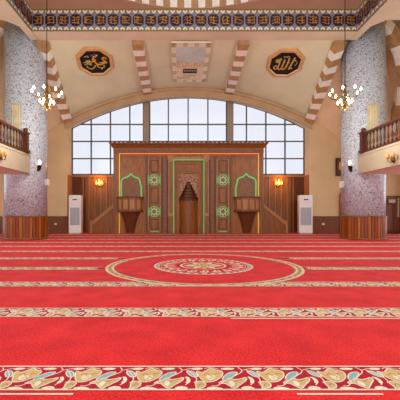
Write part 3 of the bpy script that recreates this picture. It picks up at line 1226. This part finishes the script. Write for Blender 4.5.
def pulpit(sg, label):
    def X(px): return mx(px) if sg < 0 else mx(379 - px)
    xc = (X(118.5) + X(144)) / 2
    e = thing('pulpit', label, 'pulpit', (xc, YP, 0), 'wall pulpits')
    a = MB()
    og = OG
    pts = [(X(p), mz(q)) for p, q in smooth_open(og, 1)]
    for (p, q) in zip(pts, pts[1:]):
        dx, dz = q[0] - p[0], q[1] - p[1]
        l = math.hypot(dx, dz)
        nx, nz = -dz / l * .034, dx / l * .034
        A = [(p[0] + nx, YP - .06, p[1] + nz), (q[0] + nx, YP - .06, q[1] + nz), (q[0] - nx, YP - .06, q[1] - nz), (p[0] - nx, YP - .06, p[1] - nz)]
        a.hexa(A + [(x, YP, z) for x, y, z in A])
    a.build('arch_light', M['led_green'], e, label='glowing green pointed arch outline')
    bk = MB()
    bk.prism([(p[0], YP - .012, p[1]) for p in pts], (0, .012, 0))
    bk.build('arch_panel', M['carved_fine'], e)
    # bowed parapet
    hw, dp = abs(X(118.5) - X(144)) / 2, .46
    z0, z1 = mz(211), mz(198)

    def plan(k, grow=0.0):
        return [(xc + (hw + grow) * math.cos(PI * i / 6), YP - (dp + grow) * math.sin(PI * i / 6)) for i in range(7)]
    pr = MB()
    pp = plan(0)
    for i in range(6):
        (ax, ay), (bx, by) = pp[i], pp[i + 1]
        pr.face([(ax, ay, z0), (bx, by, z0), (bx, by, z1), (ax, ay, z1)], 0)
        # raised field
        f0, f1 = .16, .84
        cx, cy = (ax + bx) / 2 - xc, (ay + by) / 2 - YP
        l = math.hypot(cx, cy)
        ox, oy = cx / l * .015, cy / l * .015
        A = [(ax + (bx - ax) * f + ox, ay + (by - ay) * f + oy, z) for f, z in ((f0, z0 + .09), (f1, z0 + .09), (f1, z1 - .09), (f0, z1 - .09))]
        pr.face(A, 1)
    pr.face([(x, y, z0) for x, y in pp], 0)
    pr.build('parapet', [M['wood'], M['wood_light']], e)
    lg = MB()
    for (zz, hh, g) in ((z1, .05, .05), (z0 - .04, .05, .03)):
        pl_ = plan(0, g)
        lg.prism([(x, y, zz) for x, y in pl_], (0, 0, hh))
    lg.build('ledge', M['wood_dark'], e)
    cb = MB()
    rs = []
    for (f, z) in ((.80, z0 - .04), (.70, z0 - .16), (.48, .55), (.30, .06)):
        rs.append([(xc + hw * f * math.cos(PI * i / 6), YP - dp * f * math.sin(PI * i / 6), z) for i in range(7)])
    cb.rings(rs, 0, False, True, True)
    cb.build('corbel', M['wood_dark'], e)
    return e


pulpit(-1, 'bowed wooden pulpit with green lit arch, by the staircase below the scrollwork plaque')
pulpit(1, 'bowed wooden pulpit with green lit arch, on the framed picture side of the niche')

# stairs up to the pulpits
def staircase(sg, label):
    def X(px): return PX(px, 16.5) if sg < 0 else -PX(px, 16.5) + .05
    def Z(py): return PZ(py, 16.5)
    xa, xb = X(91.5), mx(114.4) if sg < 0 else mx(264.6)
    e = thing('staircase', label, 'staircase', ((xa + xb) / 2, 16.5, 0), 'side staircases')
    p = MB()
    ys = 16.44
    zt0, zt1 = Z(226), Z(206)
    p.prism([(xa, ys, 0), (xb, ys, 0), (xb, ys, zt1), (xa, ys, zt0)], (0, .05, 0))
    p.build('side_panel', M['wood'], e)
    h = MB()
    A = [(xa, ys - .03, zt0), (xb, ys - .03, zt1), (xb, ys - .03, zt1 + .19), (xa, ys - .03, zt0 + .19)]
    h.prism(A, (0, .11, 0))
    h.build('handrail', M['wood_light'], e, label='lighter sloping oak rail')
    nw = MB()
    nw.box(xa - .05, xa + .05, ys - .05, ys + .07, 0, zt0 + .28)
    nw.build('newel_post', M['wood_light'], e)
    st = MB()
    for i in range(5):
        f0, f1 = i / 5, (i + 1) / 5
        x0, x1 = xa + (xb - xa) * f0, xb
        st.box(x0 + (.06 if sg < 0 else -.06), x1, ys + .05, 16.96, .20 * i, .20 * (i + 1))
    st.build('steps', M['wood_dark'], e)


staircase(-1, 'wooden pulpit staircase beside the cooling unit on the left')
staircase(1, 'wooden pulpit staircase beside the cooling unit on the right')

# flame shaped wall lamps on the recess panelling
def flame_lamp(px, label):
    y = YR - .10
    x, z = PX(px, y), PZ(183.5, y)
    e = thing('flame_sconce', label, 'wall lamp', (x, YR, z), 'orange wall lamps')
    p = MB()
    p.box(x - .10, x + .10, YR - .045, YR, z - .16, z - .02)
    p.tube([(x - .16, y, z - .07), (x - .08, y, z - .12), (x, y, z - .08), (x + .08, y, z - .12), (x + .16, y, z - .07)], .018)
    p.box(x - .02, x + .02, y, YR, z - .12, z - .06)
    p.build('bracket', M['brass'], e)
    for dx, h, mt in ((-.15, .15, 'flame'), (0, .24, 'flamecore'), (.15, .15, 'flame')):
        f = MB()
        f.lathe([(.012, -.06), (.04, -.04), (.055, 0), (.045, h * .35), (.028, h * .7), (.004, h)], (x + dx, y, z), 10)
        f.build('bulb', M[mt], e, label='glowing flame shaped bulb')
    li = bpy.data.lights.new('lamp_light', 'POINT')
    li.energy = 9
    li.color = (1.0, .5, .16)
    li.shadow_soft_size = .12
    lo = bpy.data.objects.new('lamp_light', li)
    COL.objects.link(lo)
    lo.parent = e
    lo.location = (0, -.28, .08)


flame_lamp(99.2, 'orange flame lamp above the staircase under the left window bay')
flame_lamp(278.8, 'orange flame lamp above the staircase under the right window bay')

# ------------------------------------------------------------------ floor standing coolers
def cooler(px0, px1, py0, rot, label):
    d = 15.95
    x0, x1 = PX(px0, d), PX(px1, d)
    wd = x1 - x0
    hh = PZ(py0, d)
    e = thing('air_conditioner', label, 'air conditioner', ((x0 + x1) / 2, d + .2, 0), 'floor standing coolers')
    parts = []
    m = MB()
    m.box(-wd / 2, wd / 2, -.18, .18, .06, hh - .02)
    m.box(-wd / 2 + .02, wd / 2 - .02, -.16, .16, hh - .02, hh)
    parts.append(m.build('cabinet', M['white'], None))
    m = MB()
    m.box(-wd / 2 + .01, wd / 2 - .01, -.17, .17, 0, .06)
    parts.append(m.build('plinth', M['grey'], None))
    m = MB()
    m.box(-wd / 2 + .06, wd / 2 - .06, -.19, -.18, hh - .42, hh - .08)
    for i in range(5):
        z = hh - .40 + .035 * i
        m.box(-wd / 2 + .08, wd / 2 - .08, -.20, -.19, z, z + .018)
    parts.append(m.build('upper_panel', M['white'], None))
    m = MB()
    m.box(-.10, .10, -.197, -.19, hh - .25, hh - .19)
    parts.append(m.build('display', M['display'], None))
    m = MB()
    m.box(-wd / 2 + .06, wd / 2 - .06, -.185, -.18, .42, hh - .60)
    for i in range(20):
        z = .44 + (hh - 1.06) * i / 20
        m.box(-wd / 2 + .08, wd / 2 - .08, -.198, -.185, z, z + .022)
    parts.append(m.build('vent_grille', M['grey'], None))
    for o in parts:
        o.parent = e
    e.rotation_euler.z = rot


cooler(68.5, 80.5, 195, 0.05, 'white floor standing cooler by the pilaster under the left window bay')
cooler(300, 313, 195, -0.10, 'white floor standing cooler by the plain wall towards the framed picture')

# ------------------------------------------------------------------ octagon plaques and mural on the vault
def on_vault(px, py):
    """point of the vault seen at a photo position"""
    best = None
    for i in range(-230, 231):
        for j in range(2, 99, 2):
            s, tt = i / 100, j / 100
            p = vpt(s, tt)
            u = 181 + F * (p.x - CX) / p.y
            v = 213 - F * (p.z - CZ) / p.y
            e = (u - px) ** 2 + (v - py) ** 2
            if best is None or e < best[0]:
                best = (e, s, tt)
    return best[1], best[2]


def vframe(px, py, twist=0.0):
    s, tt = on_vault(px, py)
    o = vpt(s, tt)
    n = vnorm(s, tt)
    u = (vpt(s + .05, tt) - vpt(s - .05, tt))
    u = (u - n * u.dot(n)).normalized()
    v = n.cross(u)
    if v.z < 0: v = -v
    cu, su = math.cos(twist), math.sin(twist)
    u2 = u * cu + v * su
    v2 = v * cu - u * su
    return o, u2, v2, n


def plaque(px, py, script, ornaments, label, rx, ry, twist):
    o, u, v, n = vframe(px, py, twist)
    e = thing('octagonal_plaque', label, 'plaque', o, 'octagonal script plaques')

    def P(a, b, d):
        return o + u * a + v * b + n * d

    def octo(k):
        return [(rx * k * math.cos(PI / 8 + PI / 4 * i) / math.cos(PI / 8), ry * k * math.sin(PI / 8 + PI / 4 * i) / math.cos(PI / 8)) for i in range(8)]
    f = MB()
    O = [octo(1.0), octo(.97), octo(.80), octo(.77)]
    D = [(-.03, .05), (.05, .09), (.09, .05), (.05, .05)]
    seq = [(octo(1.0), -.08), (octo(1.0), .06), (octo(.95), .09), (octo(.84), .09), (octo(.80), .05)]
    rs = [[P(a, b, d) for a, b in oc] for oc, d in seq]
    f.rings(rs[:4], 0, False, True, False)
    f.rings(rs[3:], 1, False, True, False)
    f.build('frame', [M['gold_frame'], M['gold_pale']], e, label='ochre gold octagonal frame')
    bd = MB()
    bd.face([P(a, b, .052) for a, b in octo(.81)], 0)
    bd.build('backing', M['black'], e, label='black ground')
    sc = MB()
    for st, wd in script:
        sc.ribbon(smooth_open([(a * rx * 1.12, b * ry * 1.15) for a, b in st], 2), wd * rx * 1.15, 0, lambda a, b: P(a, b, .062))
    for (c, r, mm) in ornaments:
        pts = [P(c[0] * rx + r * rx * math.cos(2 * PI * i / 8), c[1] * ry + r * ry * math.sin(2 * PI * i / 8), .058) for i in range(8)]
        sc.face(pts, mm)
    sc.build('script', [M['gold_paint'], M['leafgreen'], M['mauve'], M['gold_pale']], e, label='gold Arabic calligraphy')


# the divine name: alif, two lams, ha
ALLAH = [
    ([(.40, .42), (.34, .10), (.26, -.34)], .075),
    ([(.14, .38), (.12, .0), (.08, -.26), (-.02, -.38), (-.10, -.28)], .075),
    ([(-.06, .28), (-.09, -.05), (-.12, -.28), (-.22, -.38), (-.29, -.28)], .075),
    ([(-.27, .12), (-.29, -.15), (-.34, -.32), (-.46, -.36), (-.52, -.22), (-.42, -.10), (-.33, -.20)], .07),
    ([(-.05, .46), (.05, .38), (.02, .50), (.14, .44)], .04),
    ([(.50, -.1), (.58, .06), (.54, .2)], .03),
]
ALLAH_O = [((-.42, .20), .15, 1), ((-.30, .32), .09, 1), ((-.12, .50), .08, 2), ((.22, .1), .05, 2), ((.52, .26), .05, 3), ((.42, -.3), .05, 3), ((-.05, .12), .05, 2)]
# looping name with long sweeping tail
MUHAM = [
    ([(.58, .20), (.48, .34), (.36, .26), (.44, .10), (.56, .06), (.34, .0), (.18, -.02)], .08),
    ([(.60, .02), (.40, -.06), (.22, -.14), (.08, -.12), (-.02, .06), (-.12, .22)], .09),
    ([(.10, .34), (-.02, .40), (-.08, .26), (.04, .16), (-.10, .06), (-.22, .04), (-.30, .16)], .075),
    ([(-.02, -.16), (-.12, -.34), (-.28, -.42), (-.42, -.32)], .07),
    ([(.04, -.12), (.10, -.30), (.26, -.36), (.42, -.28)], .06),
    ([(-.58, -.02), (-.46, .06), (-.34, -.02), (-.44, -.12), (-.56, -.14)], .06),
    ([(-.48, .34), (-.38, .40), (-.26, .34)], .05),
]
MUHAM_O = [((-.42, .04), .14, 1), ((-.30, -.10), .10, 1), ((-.36, .44), .07, 2), ((-.12, .50), .06, 2), ((.14, .50), .06, 3), ((.46, -.24), .06, 1), ((-.50, -.32), .05, 3), ((.30, -.46), .05, 3), ((.02, .56), .05, 2)]
TW = -0.12
plaque(95.5, 61, MUHAM, MUHAM_O, 'black octagonal plaque with tangled swirling gold script, in an ochre frame', .71, .80, TW)
plaque(284.8, 62.5, ALLAH, ALLAH_O, 'black octagonal plaque with upright gold script of tall strokes, in an ochre frame', .71, .80, -TW)

o, u, v, n = vframe(190.0, 62)
mu = thing('painted_mural', 'rectangular mural of a black cube building under a pale sky, bordered by small squares', 'mural', o)


def MP(a, b, d): return o + u * a + v * (b * 1.47) + n * (d + .085)


HWM, HHM = .74, 1.02


def mrect(mb, a0, a1, b0, b1, d, m):
    mb.face([MP(a0, b0, d), MP(a1, b0, d), MP(a1, b1, d), MP(a0, b1, d)], m)


bd = MB()
bd.prism([MP(-HWM, -HHM, -.03), MP(HWM, -HHM, -.03), MP(HWM, HHM, -.03), MP(-HWM, HHM, -.03)], n * .055, 0)
for i in range(9):
    b0 = -HHM + 2 * HHM * i / 9
    for sg in (-1, 1):
        if i % 2 == 0:
            mrect(bd, sg * HWM - (0 if sg < 0 else .16), sg * HWM + (.16 if sg < 0 else 0), b0 + .02, b0 + 2 * HHM / 9 - .02, .028, 1)
for i in range(7):
    a0 = -HWM + 2 * HWM * i / 7
    if i % 2 == 0:
        mrect(bd, a0 + .02, a0 + 2 * HWM / 7 - .02, HHM - .17, HHM - .01, .028, 1)
        mrect(bd, a0 + .02, a0 + 2 * HWM / 7 - .02, -HHM + .01, -HHM + .14, .028, 1)
bd.build('border', [M['mural_cream'], M['sand_dark']], mu, label='border of alternating tan and cream squares')
sc = MB()
a0, a1 = -HWM + .17, HWM - .17
mrect(sc, a0, a1, -HHM + .15, HHM - .18, .030, 1)
mrect(sc, a0, a1, .10, HHM - .18, .032, 0)
hl = [(a0, .02), (a0, .12), (a0 + .12, .20), (a0 + .28, .10), (a0 + .42, .16), (a0 + .6, .05), (a0 + .8, .10), (a1 - .2, .06), (a1 - .08, .14), (a1, .10), (a1, -.12), (a0, -.16)]
sc.face([MP(a, b, .034) for a, b in hl], 2)
for i in range(9):
    x = a0 + .06 + .12 * i
    mrect(sc, x, x + .05, -.10, -.02 + .05 * (i % 3), .036, 1)
mrect(sc, a0 + .02, a0 + .6, -.80, -.68, .034, 2)
mrect(sc, a0 + .3, a1 - .3, -.66, -.56, .034, 2)
sc.build('scene_panel', [M['sky_paint'], M['sand'], M['sand_dark']], mu)
kb = MB()
mrect(kb, -.30, .31, -.47, -.22, .040, 0)
mrect(kb, -.30, .31, -.32, -.29, .043, 1)
for i in range(5):
    mrect(kb, -.24 + .11 * i, -.19 + .11 * i, -.38, -.35, .043, 1)
kb.build('black_cube_building', [M['black'], M['gold_paint']], mu, label='black building with a gold band')

# ------------------------------------------------------------------ chandeliers
def chandelier(x, label):
    y, z = 10.2, 4.62
    e = thing('chandelier', label, 'chandelier', (x, y, z), 'brass chandeliers')
    r = MB()
    r.tube([(x, y, z + .35), (x, y, ZT - .05)], .012, 6)
    r.lathe([(.005, -.10), (.06, -.06), (.07, 0)], (x, y, ZT - .05), 12)
    r.build('rod', M['iron'], e)
    s = MB()
    s.lathe([(.005, -.50), (.03, -.46), (.045, -.42), (.02, -.38), (.03, -.34), (.08, -.28), (.05, -.20), (.025, -.12), (.04, -.06), (.075, 0), (.05, .06), (.022, .12), (.03, .20), (.045, .25), (.02, .30), (.015, .38)], (x, y, z), 14)
    s.build('stem', M['brass'], e)
    for (cnt, rad, z0, ph) in ((8, .43, 0.0, .2), (6, .20, -.30, .5)):
        for i in range(cnt):
            a = 2 * PI * i / cnt + ph
            c, sn = math.cos(a), math.sin(a)
            m = MB()
            pth = smooth_open([(0.03, z0 - .03), (rad * .35, z0 - .13), (rad * .75, z0 - .12), (rad, z0 - .03), (rad, z0 + .0)], 2)
            m.tube([(x + q[0] * c, y + q[0] * sn, z + q[1]) for q in pth], .010, 6)
            cx, cy = x + rad * c, y + rad * sn
            m.lathe([(.012, -.02), (.035, 0), (.042, .015), (.03, .02)], (cx, cy, z + z0), 10)
            arm = m.build('arm', M['brass'], e)
            bu = MB()
            bu.lathe([(.012, .02), (.024, .04), (.031, .065), (.024, .09), (.010, .115), (.003, .13)], (cx, cy, z + z0), 10)
            sub(bu, 'bulb', M['bulb'], arm, label='lit white bulb')
            arm.matrix_parent_inverse = Matrix.Translation(-Vector(e.location))
    li = bpy.data.lights.new('lamp_light', 'POINT')
    li.energy = 70
    li.color = (1, .94, .84)
    li.shadow_soft_size = .3
    lo = bpy.data.objects.new('lamp_light', li)
    COL.objects.link(lo)
    lo.parent = e
    lo.location = (0, 0, -.85)


chandelier(PX(46.8, 10.2), 'brass chandelier of small lit bulbs hanging before the left mosaic column')
chandelier(PX(345, 10.2), 'brass chandelier of small lit bulbs hanging before the right mosaic column')

# ------------------------------------------------------------------ sconces on the columns
def column_sconce(px, py, sg, label):
    cx = CXC[sg]
    kx = (px - 181.0) / F
    qa, qb, qc = kx * kx + 1, 2 * (kx * (CX - cx) - CYY), (CX - cx) ** 2 + CYY ** 2 - CR * CR
    y = (-qb - math.sqrt(max(qb * qb - 4 * qa * qc, 0))) / (2 * qa)
    x = CX + kx * y
    dx = x - cx
    nn = Vector((dx, y - CYY, 0)).normalized()
    z = PZ(py, y)
    e = thing('wall_sconce', label, 'wall lamp', (x, y, z), 'column sconces')
    p = Vector((x, y, z))
    m = MB()
    q = p + nn * .10
    m.tube([p - Vector((0, 0, .12)), p + nn * .06 - Vector((0, 0, .16)), q - Vector((0, 0, .10)), q - Vector((0, 0, .02))], .018, 8)
    m.lathe([(.02, -.18), (.045, -.10), (.065, -.02), (.075, .0), (.05, .01)], q, 12)
    t_ = Vector((-nn.y, nn.x, 0))
    A = [p + t_ * a + Vector((0, 0, b)) - nn * .04 for a, b in ((-.05, -.22), (.05, -.22), (.05, -.02), (-.05, -.02))]
    m.prism(A, nn * .055)
    m.build('holder', M['iron'], e)
    s = MB()
    s.lathe([(.025, .0), (.045, .04), (.055, .10), (.045, .15), (.025, .19), (.005, .21)], q, 12)
    s.build('lamp_shade', M['shade'], e, label='lit white flame shaped shade')


column_sconce(38.2, 165.5, -1, 'lit wall sconce on the column below the left chandelier')
column_sconce(351.2, 166, 1, 'lit wall sconce on the column beside the framed picture')


def fascia_sconce(sg, y, z, label):
    x = FXS[sg]
    e = thing('double_sconce', label, 'wall lamp', (x, y, z), 'balcony sconces')
    m = MB()
    i = -sg
    m.lathe([(.005, -.10), (.05, -.06), (.07, 0), (.05, .06), (.01, .10)], (x + i * .02, y, z), 12)
    for s in (-1, 1):
        m.tube([(x + i * .03, y, z), (x + i * .10, y + s * .08, z - .06), (x + i * .12, y + s * .13, z - .03), (x + i * .12, y + s * .14, z + .05)], .018, 8)
    m.build('bracket', M['brass'], e, label='brass bracket with two curved arms')
    for s in (-1, 1):
        c = MB()
        c.lathe([(.02, .05), (.05, .08), (.06, .13), (.045, .18), (.035, .19)], (x + i * .12, y + s * .14, z), 12)
        c.build('cup_shade', M['gold_paint'], e, label='unlit gold cup')


fascia_sconce(1, 10.2, PZ(160, 10.2), 'unlit double gold sconce on the right balcony front')
fascia_sconce(-1, 10.2, PZ(157.5, 10.2), 'unlit gold sconce on the left balcony front, mostly out of view')

# ------------------------------------------------------------------ small fittings
def speaker(px, py, sg, label):
    cx = CXC[sg]
    x = cx - sg * (CR + .045)
    d = CYY
    z = PZ(py, d)
    e = thing('wall_speaker', label, 'speaker', (x, d, z), 'white column speakers')
    m = MB()
    m.box(x - .06, x + .06, d - .08, d + .10, z - .115, z + .115)
    m.build('housing', M['white'], e)
    m = MB()
    m.box(x - .05, x + .05, d - .09, d - .08, z - .10, z + .10)
    m.build('speaker_grille', M['grey'], e)
    m = MB()
    m.box(x + sg * .02, x + sg * .08, d - .03, d + .03, z - .04, z + .04)
    m.build('mounting_bracket', M['iron'], e)


speaker(48, 182.5, -1, 'small white speaker on the column edge near the pilaster')
speaker(343, 184.5, 1, 'small white speaker on the column edge under the framed picture')


def outlet(px, label):
    y = YW - .03
    x, z = PX(px, y), PZ(224, y)
    m = MB()
    m.box(x - .06, x + .06, y - .012, y, z - .045, z + .045)
    e = m.build('wall_outlet', M['white'], None, label=label, cat='outlet', group='dado outlets')
    s = MB()
    for dx in (-.026, .026):
        s.lathe([(.020, 0), (.020, .004)], (0, 0, 0), 10)
    s = MB()
    for dx in (-.027, .027):
        s.box(x + dx - .016, x + dx + .016, y - .016, y - .012, z - .018, z + .018)
    sub(s, 'socket', M['grey'], e)


outlet(55.6, 'white outlet on the brown dado near the left cooler')
outlet(323.2, 'white outlet on the brown dado near the right cooler')

# framed picture and arched doorway on the right cream wall
yp = YW - .04
fp = thing('framed_picture', 'dark picture in a brown frame on the cream wall beside the column', 'picture', (PX(339.5, yp), YW, PZ(167, yp)))
x0, x1, z0, z1 = PX(335.8, yp), PX(345, yp), PZ(176, yp), PZ(158, yp)
m = MB()
for (a, b, c, d_) in ((x0, x0 + .07, z0, z1), (x1 - .07, x1, z0, z1), (x0 + .07, x1 - .07, z0, z0 + .07), (x0 + .07, x1 - .07, z1 - .07, z1)):
    m.box(a, b, yp - .03, YW, c, d_)
m.build('frame', M['rail'], fp)
m = MB()
m.box(x0 + .07, x1 - .07, yp - .005, YW, z0 + .07, z1 - .07)
m.box(x0 + .15, x1 - .15, yp - .012, yp - .005, z0 + .3, z1 - .2, 1)
m.build('print', [M['paper'], M['gold_frame']], fp)

dr = MB()
dx0, dx1 = PX(339.3, YW), PX(362, YW)
xc, hw = (dx0 + dx1) / 2, (dx1 - dx0) / 2
zsp = PZ(197, YW)
NN = 14
outer = [(xc + hw * math.cos(PI * i / NN), zsp + hw * .85 * math.sin(PI * i / NN)) for i in range(NN + 1)]
inner = [(xc + (hw - .10) * math.cos(PI * i / NN), zsp + (hw * .85 - .10) * math.sin(PI * i / NN)) for i in range(NN + 1)]
for i in range(NN):
    A = [(p[0], YW - .07, p[1]) for p in (outer[i], outer[i + 1], inner[i + 1], inner[i])]
    dr.hexa(A + [(x, YW, z) for x, y, z in A], 0)
for sg in (-1, 1):
    dr.box(xc + sg * hw, xc + sg * (hw - .10), YW - .07, YW, 0, zsp, 0)
dr.face([(xc + (hw - .1), YW - .035, 0)] + [(p[0], YW - .035, p[1]) for p in inner] + [(xc - (hw - .1), YW - .035, 0)], 1)
dr.build('door_1', [M['wood'], M['wood_dark']], kind='structure')

# beyond the right column: dark doorway under the gallery, pale shelf and frame edge with its light painted in
dk = MB()
dk.box(PX(383, YW), 10.38, YW - .08, YW, 0, PZ(199, YW), 0)
dk.box(PX(383, YW), 10.38, YW - .12, YW - .08, PZ(199, YW), PZ(196, YW), 1)
for i in range(4):
    xx = PX(386, YW) + .34 * i
    dk.box(xx, xx + .24, YW - .10, YW - .08, .15, 1.4, 1)
dk.box(PX(396, YW), PX(397.6, YW), YW - .13, YW - .08, PZ(217, YW), PZ(198, YW), 2)
dk.box(PX(386.5, YW), PX(393, YW), YW - .20, YW - .08, PZ(203, YW), PZ(199.5, YW), 2)
dk.build('door_2', [M['wood_dark'], M['dado'], M['fascia']], kind='structure')

# beige banners hanging on the columns above the balconies
def banner(px0, px1, py0, py1, sg, label):
    cx = CXC[sg]
    R = CR + .02
    xa, xb = PX(px0, 12.25), PX(px1, 12.25)
    e = thing('hanging_banner', label, 'banner', ((xa + xb) / 2, 12.2, PZ(py0, 12.25)), 'beige column banners')
    m = MB()
    n = 12
    rs = []
    z1, z0 = PZ(py0, 12.2), ZS1 + .05
    for i in range(n + 1):
        x = xa + (xb - xa) * i / n
        x = min(max(x, cx - R + .03), cx + R - .03)
        y = CYY - math.sqrt(R * R - (x - cx) ** 2) - .012 - .012 * (1 + math.sin(i * 2.1))
        rs.append((x, y))
    for i in range(n):
        (ax, ay), (bx, by) = rs[i], rs[i + 1]
        m.face([(ax, ay, z0), (bx, by, z0), (bx, by, z1), (ax, ay, z1)], 0, True)
        m.face([(ax, ay + .008, z0), (ax, ay + .008, z1), (bx, by + .008, z1), (bx, by + .008, z0)], 0, True)
    m.build('cloth', M['cloth'], e)
    r = MB()
    r.tube([(x, y - .01, z1 + .01) for x, y in rs], .015, 6)
    r.build('hanging_rod', M['gold_frame'], e)


banner(13, 22, 105, 130, -1, 'beige cloth banner on the left column above the balcony railing')
banner(366.5, 377, 105, 132, 1, 'beige cloth banner on the right column above the balcony railing')

# ------------------------------------------------------------------ light
wd = bpy.data.worlds.new('daylight')
SC.world = wd
wd.use_nodes = True
nt = wd.node_tree
bg = nt.nodes['Background']
bg.inputs['Color'].default_value = (0.90, 0.95, 1.0, 1)
bg.inputs['Strength'].default_value = 1.0

# ------------------------------------------------------------------ camera
cam = bpy.data.cameras.new('camera')
cam.sensor_width = 36
cam.lens = 36 * F / 400.0
cam.shift_x = 19.0 / 400
cam.shift_y = 13.0 / 400
cam.clip_start = .05
co = bpy.data.objects.new('camera', cam)
COL.objects.link(co)
co.location = (CX, 0, CZ)
co.rotation_euler = (PI / 2, 0, 0)
SC.camera = co

SC.view_settings.view_transform = 'Standard'
SC.view_settings.look = 'None'
SC.view_settings.gamma = 1
SC.view_settings.use_curve_mapping = False
SC.view_settings.exposure = 1.34
